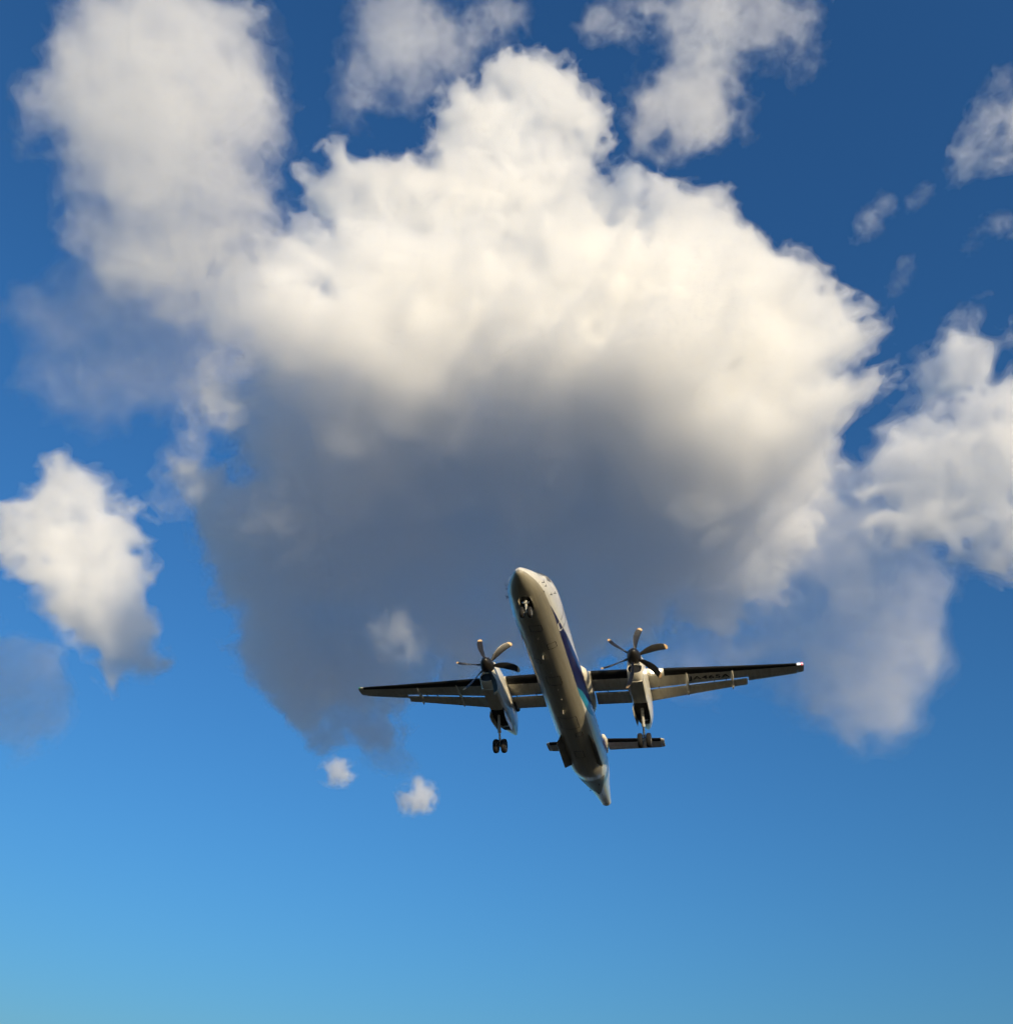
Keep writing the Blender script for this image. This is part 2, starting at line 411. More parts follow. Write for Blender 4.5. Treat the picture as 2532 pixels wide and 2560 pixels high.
def livery():
    """white fuselage, grey below the belt line, a dark blue stripe that widens aft and a light blue one under it"""
    mt, N, L = node_mat('fuselage_livery')
    b = N['Principled BSDF']
    tc = N.new('ShaderNodeTexCoord')
    sp = N.new('ShaderNodeSeparateXYZ'); L.new(tc.outputs['Object'], sp.inputs[0])
    def mth(op, a, c=None, d=None):
        n = N.new('ShaderNodeMath'); n.operation = op
        for i, v in enumerate((a, c, d)):
            if v is None: continue
            if isinstance(v, (int, float)): n.inputs[i].default_value = v
            else: L.new(v, n.inputs[i])
        return n.outputs[0]
    ax = mth('ABSOLUTE', sp.outputs[0])
    nz = mth('MULTIPLY', sp.outputs[2], -1.0)
    phi = mth('MULTIPLY', mth('ARCTAN2', ax, nz), 180 / math.pi)       # 0 under the keel, 90 at the side, 180 on top
    s01 = mth('MULTIPLY', sp.outputs[1], 1 / 32.0)
    def curve(pts):
        n = N.new('ShaderNodeFloatCurve')
        c = n.mapping.curves[0]
        pts = [(s / 32.0, p / 180.0) for s, p in pts]
        c.points[0].location = pts[0]; c.points[1].location = pts[-1]
        for p in pts[1:-1]: c.points.new(*p)
        for p in c.points: p.handle_type = 'AUTO_CLAMPED'
        n.mapping.update()
        L.new(s01, n.inputs['Value'])
        return mth('MULTIPLY', n.outputs[0], 180.0)
    up = curve([(0, 20), (3.0, 49), (4.9, 60), (6.6, 71.5), (9.0, 84), (11.7, 104), (15, 124), (20, 152), (23, 180), (32, 180)])
    lo = curve([(0, 40), (3.0, 40), (6.6, 42), (10.6, 46), (12.7, 66), (14.8, 80), (16.4, 94), (18.8, 106), (22, 128), (25, 158), (27, 180), (32, 180)])
    cl = curve([(0, 38), (3.0, 38), (10.9, 44), (12.8, 53), (14.6, 61), (16.4, 80), (18.8, 94), (22, 112), (25, 142), (27.5, 180), (32, 180)])
    blue = mth('MULTIPLY', mth('LESS_THAN', phi, up), mth('GREATER_THAN', phi, lo))
    cyan = mth('MULTIPLY', mth('LESS_THAN', phi, lo), mth('GREATER_THAN', phi, cl))
    cyan = mth('MULTIPLY', cyan, mth('GREATER_THAN', sp.outputs[1], 10.95))
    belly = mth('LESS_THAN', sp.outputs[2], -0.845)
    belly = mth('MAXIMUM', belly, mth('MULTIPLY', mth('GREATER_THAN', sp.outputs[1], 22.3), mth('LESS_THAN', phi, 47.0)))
    # dirt streaks along the belly
    mp = N.new('ShaderNodeMapping'); mp.inputs['Scale'].default_value = (5, 0.35, 5)
    L.new(tc.outputs['Object'], mp.inputs[0])
    n = N.new('ShaderNodeTexNoise'); n.inputs['Scale'].default_value = 1.5; n.inputs['Detail'].default_value = 8; n.inputs['Roughness'].default_value = 0.6
    L.new(mp.outputs[0], n.inputs['Vector'])
    dirt = N.new('ShaderNodeMapRange'); dirt.inputs['From Min'].default_value = 0.35; dirt.inputs['From Max'].default_value = 0.7
    dirt.inputs['To Min'].default_value = 0.80; dirt.inputs['To Max'].default_value = 1.0
    L.new(n.outputs[0], dirt.inputs['Value'])
    # skin joints every 1.9 m
    fr = mth('FRACT', mth('MULTIPLY', sp.outputs[1], 1 / 1.9))
    joint = mth('LESS_THAN', fr, 0.008)
    def mix(f, a, c):
        m_ = N.new('ShaderNodeMix'); m_.data_type = 'RGBA'
        L.new(f, m_.inputs['Factor'])
        for k, v in ((6, a), (7, c)):
            if isinstance(v, tuple): m_.inputs[k].default_value = (*v, 1)
            else: L.new(v, m_.inputs[k])
        return m_.outputs[2]
    c = mix(cyan, (0.86, 0.82, 0.72), (0.012, 0.27, 0.42))
    c = mix(blue, c, (0.008, 0.008, 0.085))
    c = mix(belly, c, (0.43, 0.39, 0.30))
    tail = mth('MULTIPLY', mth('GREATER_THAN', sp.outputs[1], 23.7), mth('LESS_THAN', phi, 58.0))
    c = mix(tail, c, (0.20, 0.17, 0.125))  # ground's brown reflection painted into the tail underside, over a stained-metal tone
    c = mix(mth('MULTIPLY', joint, 0.30), c, (0.08, 0.08, 0.08))
    ml = N.new('ShaderNodeMix'); ml.data_type = 'RGBA'; ml.blend_type = 'MULTIPLY'; ml.inputs['Factor'].default_value = 1
    L.new(c, ml.inputs[6]); L.new(dirt.outputs[0], ml.inputs[7])
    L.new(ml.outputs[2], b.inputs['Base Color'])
    b.inputs['Roughness'].default_value = 0.32
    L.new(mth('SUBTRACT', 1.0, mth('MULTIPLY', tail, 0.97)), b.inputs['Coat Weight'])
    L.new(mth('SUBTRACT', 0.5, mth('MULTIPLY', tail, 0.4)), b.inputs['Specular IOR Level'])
    b.inputs['Coat Roughness'].default_value = 0.05
    bp = N.new('ShaderNodeBump'); bp.inputs['Strength'].default_value = 0.12; bp.inputs['Distance'].default_value = 0.05
    n2 = N.new('ShaderNodeTexNoise'); n2.inputs['Scale'].default_value = 1.3; n2.inputs['Detail'].default_value = 3
    L.new(tc.outputs['Object'], n2.inputs['Vector']); L.new(n2.outputs[0], bp.inputs['Height'])
    L.new(bp.outputs[0], b.inputs['Coat Normal'])
    return mt
LIVERY = livery()

# ------------------------------------------------------------------ mesh helpers (x = left wing, y = towards the tail, z = up; metres from the nose)
def build(name, bm, mats, parent, smooth=True, angle=32):
    bmesh.ops.recalc_face_normals(bm, faces=bm.faces[:])
    me = bpy.data.meshes.new(name)
    bm.to_mesh(me); bm.free()
    for mt in (mats if isinstance(mats, (list, tuple)) else [mats]): me.materials.append(mt)
    if smooth:
        for p in me.polygons: p.use_smooth = True
        me.set_sharp_from_angle(angle=R(angle))
    o = bpy.data.objects.new(name, me)
    COL.objects.link(o)
    if parent: o.parent = parent
    return o

def loft(bm, rings, cap=True, mat=0, closed=True):
    V = [[bm.verts.new(p) for p in r] for r in rings]
    n = len(V[0])
    for a, b in zip(V, V[1:]):
        for i in range(n if closed else n - 1):
            j = (i + 1) % n
            f = bm.faces.new((a[i], a[j], b[j], b[i])); f.material_index = mat
    if cap:
        for r in (V[0], V[-1]):
            f = bm.faces.new(r); f.material_index = mat
    return V

def ring(y, cx, zt, zb, hw, n=48, e=2.0):
    """cross-section at station y: superellipse between zb and zt, half width hw"""
    zc = (zt + zb) / 2; hz = (zt - zb) / 2
    out = []
    for i in range(n):
        t = 2 * math.pi * i / n
        c, s = math.cos(t), math.sin(t)
        out.append(Vector((cx + hw * math.copysign(abs(c) ** (2 / e), c), y, zc + hz * math.copysign(abs(s) ** (2 / e), s))))
    return out

def smooth_sections(keys, n):
    """Catmull-Rom interpolation of (y, zt, zb, hw) rows"""
    keys = [Vector(k) for k in keys]
    out = []
    ks = [keys[0]] + keys + [keys[-1]]
    per = max(2, n // (len(keys) - 1))
    for i in range(1, len(ks) - 2):
        p0, p1, p2, p3 = ks[i - 1], ks[i], ks[i + 1], ks[i + 2]
        for q in range(per):
            t = q / per
            y0, y1, y2, y3 = p0[0], p1[0], p2[0], p3[0]
            h = y2 - y1
            m1 = (p2 - p0) / max(y2 - y0, 1e-6) * h; m2 = (p3 - p1) / max(y3 - y1, 1e-6) * h
            t2, t3 = t * t, t * t * t
            v = p1 * (2 * t3 - 3 * t2 + 1) + m1 * (t3 - 2 * t2 + t) + p2 * (-2 * t3 + 3 * t2) + m2 * (t3 - t2)
            v[0] = y1 + h * t
            out.append(tuple(v))
    out.append(tuple(keys[-1]))
    return out

def tube(bm, p, q, r0, r1=None, n=14, mat=0, cap=True):
    p, q = Vector(p), Vector(q); r1 = r0 if r1 is None else r1
    d = (q - p).normalized()
    u = d.orthogonal().normalized(); w = d.cross(u)
    rings = [[c + (u * math.cos(2 * math.pi * i / n) + w * math.sin(2 * math.pi * i / n)) * r for i in range(n)] for c, r in ((p, r0), (q, r1))]
    loft(bm, rings, cap, mat)

def lathe(bm, prof, cen, axis='x', n=40, mat=0):
    """prof: (offset along the axis, radius)"""
    rings = []
    for o, r in prof:
        rr = []
        for i in range(n):
            t = 2 * math.pi * i / n
            a, b = r * math.cos(t), r * math.sin(t)
            rr.append(Vector(cen) + (Vector((o, a, b)) if axis == 'x' else Vector((a, o, b))))
        rings.append(rr)
    loft(bm, rings, True, mat)

def box(bm, c, size, rot=None, mat=0, bev=0.0):
    mtx = Matrix.Translation(Vector(c)) @ (rot.to_4x4() if rot else Matrix.Identity(4)) @ Matrix.Diagonal((*size, 1))
    r = bmesh.ops.create_cube(bm, size=1.0, matrix=mtx)
    fs = list({f for v in r['verts'] for f in v.link_faces})
    for f in fs: f.material_index = mat
    if bev:
        es = list({e for v in r['verts'] for e in v.link_edges})
        bmesh.ops.bevel(bm, geom=es, offset=bev, segments=2, affect='EDGES', profile=0.7)

# four-digit aerofoil, thickness t, camber m at 40 %
def foil(x, t, cam=0.02):
    th = 5 * t * (0.2969 * math.sqrt(max(x, 0)) - 0.1260 * x - 0.3516 * x * x + 0.2843 * x ** 3 - 0.1036 * x ** 4)
    p = 0.4
    c = cam / p ** 2 * (2 * p * x - x * x) if x < p else cam / (1 - p) ** 2 * ((1 - 2 * p) + 2 * p * x - x * x)
    return c + th, c - th

def foil_ring(x, le, chord, z, t, x0=0.0, x1=1.0, n=26, grow=0.0, twist=0.0, cam=0.02):
    """closed section of the part of the aerofoil between chord fractions x0 and x1"""
    fr = [x0 + (x1 - x0) * (0.5 - 0.5 * math.cos(math.pi * i / (n - 1))) if x0 == 0 and x1 > 0.6 else x0 + (x1 - x0) * (i / (n - 1)) ** (2.0 if x0 == 0 else 1.0) for i in range(n)]
    up = [(f, foil(f, t, cam)[0]) for f in fr]; dn = [(f, foil(f, t, cam)[1]) for f in fr]
    pts = up[::-1] + dn[1:]
    out = []
    ct, st = math.cos(twist), math.sin(twist)
    for k, (f, h) in enumerate(pts):
        yy, zz = f * chord, h * chord
        if grow:
            # push out along a rough normal
            i0, i1 = max(k - 1, 0), min(k + 1, len(pts) - 1)
            ty, tz = pts[i1][0] - pts[i0][0], pts[i1][1] - pts[i0][1]
            l = math.hypot(ty, tz) or 1
            yy += tz / l * -grow * -1 * -1; zz += -ty / l * -grow * -1 * -1 * -1
        out.append(Vector((x, le + yy * ct + zz * st, z - yy * st + zz * ct)))
    return out
# ------------------------------------------------------------------ the aeroplane
plane = bpy.data.objects.new('turboprop_airliner', None)
COL.objects.link(plane)
plane.matrix_world = Matrix.Translation(AIR_POS) @ AIR2WORLD.to_4x4()
tag(plane, 'white twin-propeller airliner with blue side stripe, wheels down, passing low overhead', 'airplane')

# fuselage
keys = [(0.0, -0.80, -0.90, 0.03), (0.06, -0.66, -1.00, 0.17), (0.22, -0.52, -1.09, 0.31), (0.6, -0.28, -1.19, 0.54), (1.1, 0.00, -1.27, 0.77), (1.7, 0.32, -1.32, 0.97),
        (2.1, 0.62, -1.335, 1.08), (2.7, 1.05, -1.345, 1.20), (3.4, 1.28, -1.345, 1.29), (4.3, 1.345, -1.345, 1.345), (6, 1.345, -1.345, 1.345), (21.2, 1.345, -1.345, 1.345),
        (22.4, 1.345, -1.27, 1.33), (23.6, 1.34, -1.02, 1.27), (25.4, 1.33, -0.62, 1.10), (27.5, 1.30, -0.16, 0.82), (29.5, 1.26, 0.27, 0.60), (30.8, 1.23, 0.50, 0.46), (31.5, 1.20, 0.62, 0.39), (31.8, 1.16, 0.66, 0.33), (31.93, 1.06, 0.74, 0.20)]
bm = bmesh.new()
secs = smooth_sections(keys, 150)
loft(bm, [ring(y, 0, zt, zb, hw, 96, 2.0) for y, zt, zb, hw in secs])
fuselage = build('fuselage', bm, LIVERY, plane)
SECS = secs
def surf(y, phi, off=0.0):
    """point on the fuselage skin: phi degrees from the keel towards the left side"""
    for a, b in zip(SECS, SECS[1:]):
        if a[0] <= y <= b[0]:
            t = (y - a[0]) / max(b[0] - a[0], 1e-9)
            zt, zb, hw = [a[k] + (b[k] - a[k]) * t for k in (1, 2, 3)]
            break
    p = R(phi)
    return Vector(((hw + off) * math.sin(p), y, (zt + zb) / 2 - ((zt - zb) / 2 + off) * math.cos(p)))

def skin_strip(bm, path, width, off=0.006, closed=True, mat=0):
    """a thin raised band that follows the skin along (y, phi) points"""
    n = len(path)
    A, B = [], []
    for i in range(n):
        y, p = path[i]
        y0, p0 = path[i - 1] if closed or i else path[i]
        y1, p1 = path[(i + 1) % n] if closed or i < n - 1 else path[i]
        k = 1.345 * math.pi / 180
        ty, tp = y1 - y0, (p1 - p0) * k
        l = math.hypot(ty, tp) or 1
        ny, np_ = -tp / l * width / 2, ty / l * width / 2
        A.append(bm.verts.new(surf(y + ny, p + np_ / k, off))); B.append(bm.verts.new(surf(y - ny, p - np_ / k, off)))
    for i in range(n if closed else n - 1):
        j = (i + 1) % n
        f = bm.faces.new((A[i], A[j], B[j], B[i])); f.material_index = mat

def round_rect(y0, y1, p0, p1, ry, rp, n=6):
    out = []
    for cy_, cp, a0 in ((y1 - ry, p1 - rp, 0), (y0 + ry, p1 - rp, 90), (y0 + ry, p0 + rp, 180), (y1 - ry, p0 + rp, 270)):
        for i in range(n + 1):
            a = R(a0 + 90 * i / n)
            out.append((cy_ + ry * math.cos(a), cp + rp * math.sin(a)))
    return out
def densify(path, step=0.12):
    out = []
    for (y0, p0), (y1, p1) in zip(path, path[1:] + path[:1]):
        l = math.hypot(y1 - y0, (p1 - p0) * 0.0235); k = max(1, int(l / step))
        out += [(y0 + (y1 - y0) * i / k, p0 + (p1 - p0) * i / k) for i in range(k)]
    return out

for sg in (1, -1):
    # cabin door at the front: an outline band, white low down where it crosses the stripe
    bm = bmesh.new()
    path = densify(round_rect(4.92, 5.64, 53, 128, 0.14, 6))
    skin_strip(bm, [(y, sg * p) for y, p in path], 0.075)
    for f in bm.faces:
        f.material_index = 0 if f.calc_center_median().z < -0.60 else 1
    build('door', bm, [WHITE, principled('door_seal', (0.16, 0.16, 0.16), 0.6)], fuselage)
    bm = bmesh.new()
    skin_strip(bm, [(y, sg * p) for y, p in densify(round_rect(22.2, 22.9, 66, 124, 0.12, 6))], 0.03)
    build('door', bm, principled('door_seal', (0.16, 0.16, 0.16), 0.6), fuselage)
    # cabin windows
    y = 6.5
    while y < 23.5:
        bm = bmesh.new()
        c = [bm.verts.new(surf(y + 0.13 * math.cos(2 * math.pi * i / 16), sg * (103 + 8.5 * math.sin(2 * math.pi * i / 16)), 0.006)) for i in range(16)]
        bm.faces.new(c)
        build('window', bm, GLASS, fuselage)
        y += 0.79
    # flight-deck panes
    for y0, y1, p0, p1 in ((2.05, 2.62, 108, 128), (1.92, 2.55, 131, 156), (1.95, 2.5, 159, 178.5)):
        bm = bmesh.new()
        gr_ = [[bm.verts.new(surf(y0 + (y1 - y0) * a / 4 + 0.12 * (b / 4) * (1 - a / 4) * (p0 < 120), sg * (p0 + (p1 - p0) * b / 4), 0.006)) for b in range(5)] for a in range(5)]
        for a in range(4):
            for b in range(4): bm.faces.new((gr_[a][b], gr_[a + 1][b], gr_[a + 1][b + 1], gr_[a][b + 1]))
        build('windshield_pane', bm, GLASS, fuselage)
    # pitot probes and vanes beside the nose
    for y, p, l in ((1.45, 86, .20), (1.75, 80, .16), (2.55, 70, .16), (2.9, 82, .18)):
        bm = bmesh.new()
        a = surf(y, sg * p, -0.01); n_ = Vector((math.sin(R(sg * p)), 0, -math.cos(R(p))))
        tube(bm, a, a + n_ * l * 0.6, 0.018, 0.014, 8); tube(bm, a + n_ * l * 0.6 + Vector((0, 0.05, 0)), a + n_ * l * 0.6 + Vector((0, -l, 0)), 0.015, 0.008, 8)
        build('probe', bm, BLACKP, fuselage)
    for y, p, r in ((1.9, 62, .06), (1.2, 76, .035)):
        bm = bmesh.new()
        bm.faces.new([bm.verts.new(surf(y + r * math.cos(2 * math.pi * i / 14), sg * (p + r / 0.0205 * 0.8 * math.sin(2 * math.pi * i / 14)), 0.005)) for i in range(14)])
        build('static_port', bm, BLACKP, fuselage)
    # ventral strake
    bm = bmesh.new()
    q0, q1 = R(41), R(43)
    d = Vector((sg * math.sin(q1), 0, -math.cos(q1)))
    t_ = Vector((sg * math.cos(q1), 0, math.sin(q1))) * 0.025
    root = lambda y: Vector((sg * 1.31 * math.sin(q0), y, -1.31 * math.cos(q0)))
    out4 = [root(16.95), root(17.45) + d * 0.50, root(20.75) + d * 0.56, root(21.2)]
    loft(bm, [[p - t_ for p in out4], [p + t_ for p in out4]])
    build('strake', bm, STRAKE, plane, angle=20)

# belly aerials, lights and drain masts
for y, x, h, l in ((5.4, -.06, .05, .10), (7.08, -.1, .20, .32), (10.8, .06, .05, .12), (11.9, .08, .06, .12), (13.25, -.06, .22, .34), (8.9, 0, .04, .1)):
    bm = bmesh.new()
    zb = -1.345
    b0 = [(x, y - l / 2, zb + .01), (x + .018, y, zb + .01), (x, y + l / 2, zb + .01), (x - .018, y, zb + .01)]
    b1 = [(x, y - l * .1, zb - h), (x + .010, y + l * .2, zb - h), (x, y + l / 2, zb - h), (x - .010, y + l * .2, zb - h)]
    loft(bm, [b0, b1])
    build('antenna', bm, WHITE, fuselage)
bm = bmesh.new()
path = [(28.2, -14), (28.2, 12), (28.55, 12), (28.55, -14)]
bm.faces.new([bm.verts.new(surf(y, p, 0.006)) for y, p in path])
build('air_intake_grille', bm, BAY, fuselage)
for y, p in ((27.6, 0), (27.7, -50), (30.9, 8), (25.2, 20)):
    bm = bmesh.new()
    c = surf(y, p, 0)
    tube(bm, c, c + Vector((0, 0.04, -0.07)), 0.04, 0.03, 8)
    build('drain_mast', bm, BLACKP, fuselage)

# access panels along the belly
PANEL = principled('panel_gap', (0.05, 0.045, 0.04), 0.7)
for y0, y1, p0, p1 in ((4.2, 4.75, -14, 14), (6.1, 6.6, 12, 34), (9.4, 10.3, -18, 18), (14.2, 15.6, -24, 24), (16.2, 16.7, 8, 26), (18.6, 19.5, -12, 12), (7.6, 8.0, -34, -16)):
    bm = bmesh.new()
    skin_strip(bm, densify(round_rect(y0, y1, p0, p1, 0.06, 2.5)), 0.035, off=0.004)
    build('access_panel', bm, PANEL, fuselage)

# wing root fairing over the cabin
bm = bmesh.new()
ks = smooth_sections([(12.2, 1.42, 0.98, 0.55), (12.8, 1.56, 0.72, 1.22), (13.5, 1.68, 0.60, 1.43), (15.5, 1.72, 0.58, 1.45), (17.0, 1.62, 0.66, 1.42), (18.2, 1.48, 0.90, 1.10), (19.2, 1.38, 1.08, 0.6)], 36)
loft(bm, [ring(y, 0, a, b, w, 48, 2.6) for y, a, b, w in ks])
build('wing_root_fairing', bm, WHITE, plane)

def lerp_tab(tab, x):
    for a, b in zip(tab, tab[1:]):
        if a[0] <= x <= b[0]:
            t = (x - a[0]) / (b[0] - a[0])
            return [a[k] + (b[k] - a[k]) * t for k in range(1, len(a))]
    return list(tab[-1][1:])
# half span -> leading edge, full chord (clean wing), chord line height, thickness ratio
WING = [(0.0, 13.47, 3.02, 1.36, 0.165), (4.43, 13.60, 2.98, 1.38, 0.16), (11.0, 14.25, 1.62, 1.63, 0.145), (14.0, 14.55, 1.02, 1.78, 0.13), (14.2, 14.72, 0.80, 1.79, 0.11)]
BOXF = 0.735
def under(x, y):
    le, ch, z, t = lerp_tab(WING, abs(x))
    return z + foil(min(max((y - le) / ch, 0.01), .99), t)[1] * ch

REG = 'JA465A'
for sg in (1, -1):
    W = lambda x, **k: foil_ring(sg * x, *lerp_tab(WING, x), **k)
    # wing box, its blunt rear edge facing the flaps; outboard of the flaps it carries the aileron
    bm = bmesh.new()
    xs = [0.9, 2, 3, 3.7, 4.43, 5.2, 6, 7, 8, 9, 10, 10.86]
    loft(bm, [W(x, x1=BOXF) for x in xs])
    loft(bm, [W(x, x1=0.745) for x in (10.87, 11.5, 12.5, 13.3, 13.86)])
    loft(bm, [W(x) for x in (13.865, 14.0, 14.1, 14.2)])
    wing = build('wing', bm, GREY, plane)
    # rubber de-icing boots
    for x0, x1 in ((1.53, 3.86), (5.95 if sg > 0 else 5.30, 13.78)):
        bm = bmesh.new()
        def boot_ring(x):
            le, ch, z, t = lerp_tab(WING, x)
            fx = lerp_tab([(0, .21), (4.5, .20), (11, .20), (14.2, .19)], x)[0]
            return foil_ring(sg * x, le - 0.006, ch + 0.006, z, t + 0.006, x1=fx, n=16)
        loft(bm, [boot_ring(x0 + (x1 - x0) * i / 8) for i in range(9)])
        build('deicing_boot', bm, BOOT, wing)
    # flaps, lowered
    for x0, x1 in ((1.52, 3.93), (4.93, 10.87)):
        bm = bmesh.new()
        rr = []
        for i in range(7):
            x = x0 + (x1 - x0) * i / 6
            le, ch, z, t = lerp_tab(WING, x)
            fl = 0.355 * ch if x < 5 else (0.355 - 0.03 * (x - 5) / 6) * ch
            gy = le + ch * BOXF + 0.085
            gz = z + foil(BOXF, t)[1] * ch * 1.0 - 0.045
            rr.append(foil_ring(sg * x, gy, fl, gz, 0.15, n=18, twist=R(14), cam=0.03))
        loft(bm, rr)
        build('flap', bm, GREY, wing)
    bm = bmesh.new()
    rr = []
    for i in range(5):
        x = 10.95 + (13.83 - 10.95) * i / 4
        le, ch, z, t = lerp_tab(WING, x)
        y0 = le + ch * 0.765
        u, l = foil(0.765, t)
        zc = z + (u + l) / 2 * ch; h = (u - l) / 2 * ch
        y1 = le + ch * 1.03
        rr.append([Vector((sg * x, y0, zc + h)), Vector((sg * x, y0 - .02, zc)), Vector((sg * x, y0, zc - h)), Vector((sg * x, y1, z - 0.03)), Vector((sg * x, y1, z - 0.022))])
    loft(bm, rr)
    build('aileron', bm, GREY, wing)
    for x in (11.5, 12.3, 13.1):
        bm = bmesh.new()
        le, ch, z, t = lerp_tab(WING, x)
        box(bm, (sg * x, le + ch * .76, under(x, le + ch * .76) - .02), (.03, .22, .05), bev=.008)
        build('aileron_hinge', bm, GREY, wing)
    for x in (2.3, 3.6, 5.5, 8.9, 9.6):
        bm = bmesh.new()
        le, ch, z, t = lerp_tab(WING, x)
        yy = le + ch * BOXF
        box(bm, (sg * x, yy + .02, under(x, yy) - .01), (.05, .30, .07), bev=.01)
        build('flap_hinge', bm, BAY, wing)
    # flap track fairings: a slim canoe and a small tail cone that drops with the flap
    for x, y0, y1, dz in ((7.27, 14.20, 16.62, .0), (9.98, 14.42, 16.28, .0)):
        bm = bmesh.new()
        L_ = y1 - y0
        secs_ = [(0, .02, .02), (.06, .045, .06), (.2, .07, .13), (.45, .085, .19), (.68, .075, .19), (.80, .055, .15), (.82, .02, .05)]
        rr = []
        for f, w, h in secs_:
            yy = y0 + L_ * f
            zt = under(x, min(yy, y0 + L_ * .62)) + .03 - max(0, f - .62) * .55
            rr.append(ring(yy, sg * x, zt, zt - h - .03, w, 20, 2.3))
        loft(bm, rr)
        fair = build('flap_track_fairing', bm, WHITE, wing)
        bm = bmesh.new()
        rr = []
        for f, w, h in ((.80, .03, .06), (.82, .075, .15), (.92, .06, .11), (1.0, .012, .02)):
            yy = y0 + L_ * f
            zt = under(x, y0 + L_ * .62) - (f - .62) * .75
            rr.append(ring(yy, sg * x, zt, zt - h, w, 20, 2.3))
        loft(bm, rr)
        build('tail_cone', bm, WHITE, fair)
    # wing tip lamps
    bm = bmesh.new()
    le, ch, z, t = lerp_tab(WING, 14.05)
    lathe(bm, [(-.10, .01), (-.08, .05), (.05, .055), (.12, .02)], (sg * 14.08, le + .06, z + .01), 'y', 16)
    build('navigation_light', bm, NAVRED if sg > 0 else principled('green_lens', (.05, .4, .2), .15), wing)
    bm = bmesh.new()
    le, ch, z, t = lerp_tab(WING, 13.86)
    loft(bm, [foil_ring(sg * x, lerp_tab(WING, x)[0] - .008, lerp_tab(WING, x)[1] + .01, lerp_tab(WING, x)[2], lerp_tab(WING, x)[3] + .01, x1=.10, n=10) for x in (13.79, 13.99)])
    build('strobe_light', bm, NAVWHITE if sg > 0 else WHITE, wing)
    # bare leading edge beside the nacelle, with two landing lamps burning on the left wing
    bm = bmesh.new()
    xa, xb = (4.9, 5.93) if sg > 0 else (4.9, 5.28)
    loft(bm, [foil_ring(sg * x, lerp_tab(WING, x)[0] - .005, lerp_tab(WING, x)[1] + .005, lerp_tab(WING, x)[2], lerp_tab(WING, x)[3] + .005, x1=.17, n=14) for x in (xa, (xa + xb) / 2, xb)])
    build('leading_edge_cap', bm, WHITE, wing)
    if sg > 0:
        for x in (5.30, 5.66):
            le, ch, z, t = lerp_tab(WING, x)
            bm = bmesh.new()
            lathe(bm, [(-.02, .03), (-.008, .10), (.02, .125), (.14, .125)], (x, le - .07, z - .13), 'y', 20)
            build('landing_light', bm, LAMP, wing)
        # registration under the left wing
        cu = bpy.data.curves.new('registration', 'FONT')
        cu.body = REG
        cu.size = 0.86; cu.space_character = 1.10; cu.offset = 0.018
        tmp = bpy.data.objects.new('registration', cu)
        COL.objects.link(tmp)
        bpy.context.view_layer.update()
        me = bpy.data.meshes.new_from_object(tmp.evaluated_get(bpy.context.evaluated_depsgraph_get()))
        bpy.data.objects.remove(tmp)
        bm = bmesh.new(); bm.from_mesh(me)
        bmesh.ops.triangulate(bm, faces=bm.faces[:])
        bmesh.ops.subdivide_edges(bm, edges=bm.edges[:], cuts=2, use_grid_fill=True)
        w_ = max(v.co.x for v in bm.verts)
        for v in bm.verts:
            u_, h_ = v.co.x / w_, v.co.y / 0.86
            x = 7.42 + u_ * 2.42
            y = 15.10 + (15.22 - 15.10) * u_ - h_ * 0.60
            # keep the letters on the wing box, ahead of the flap gap
            v.co = Vector((x, y, under(x, y) - 0.006))
        me2 = bpy.data.meshes.new('registration'); bm.to_mesh(me2); bm.free(); me2.materials.append(INK)
        ro = bpy.data.objects.new('registration', me2); COL.objects.link(ro); ro.parent = wing

    # ---------------------------------------------------------------- nacelle
    cx = sg * 4.43
    bm = bmesh.new()
    nk = smooth_sections([(11.42, 1.24, 0.42, 0.40), (11.62, 1.34, 0.36, 0.45), (12.1, 1.50, 0.02, 0.51), (12.6, 1.60, -0.30, 0.54), (13.7, 1.70, -0.47, 0.56), (15.2, 1.74, -0.50, 0.57),
                          (16.6, 1.66, -0.38, 0.55), (17.8, 1.48, -0.10, 0.47), (18.8, 1.22, 0.20, 0.30), (19.5, 0.95, 0.44, 0.14), (19.75, 0.80, 0.58, 0.05)], 60)
    loft(bm, [ring(y, cx, a, b, w, 56, 2.9) for y, a, b, w in nk])
    nac = build('nacelle', bm, WHITE, plane)
    # chin intake
    bm = bmesh.new()
    rr = []
    for y, zt, zb, w in ((11.36, .36, -.17, .385), (11.31, .40, -.21, .415), (11.37, .44, -.26, .44), (11.9, .42, -.40, .49), (12.8, .35, -.455, .53), (13.6, .2, -.46, .55)):
        rr.append(ring(y, cx, zt, zb, w, 40, 2.4))
    loft(bm, rr, cap=False)
    scoop = build('intake_scoop', bm, WHITE, nac)
    bm = bmesh.new()
    V_ = [bm.verts.new(p) for p in ring(11.42, cx, .36, -.17, .383, 40, 2.4)]
    bm.faces.new(V_)
    build('intake_duct', bm, principled('duct_shade_black', (.006, .006, .006), .6), nac)  # flat black face; the duct's unlit depth put into colour
    # lower cowl panel, darker than the cowl sides
    bm = bmesh.new()
    rr = []
    for y, zb in ((11.95, -.405), (12.6, -.452), (13.2, -.472), (14.25, -.512)):
        rr.append([Vector((cx + .40 * k / 6, y, zb - .030 * (1 - (k / 6) ** 2))) for k in range(-6, 7)] + [Vector((cx + .36 * k / 6, y, zb + .10)) for k in range(6, -7, -1)])
    loft(bm, rr)
    build('cowl_panel', bm, GREY, nac)
    # open wheel bay: closed slab, inside shade put into its dark colour; doors
    bm = bmesh.new()
    rr = []
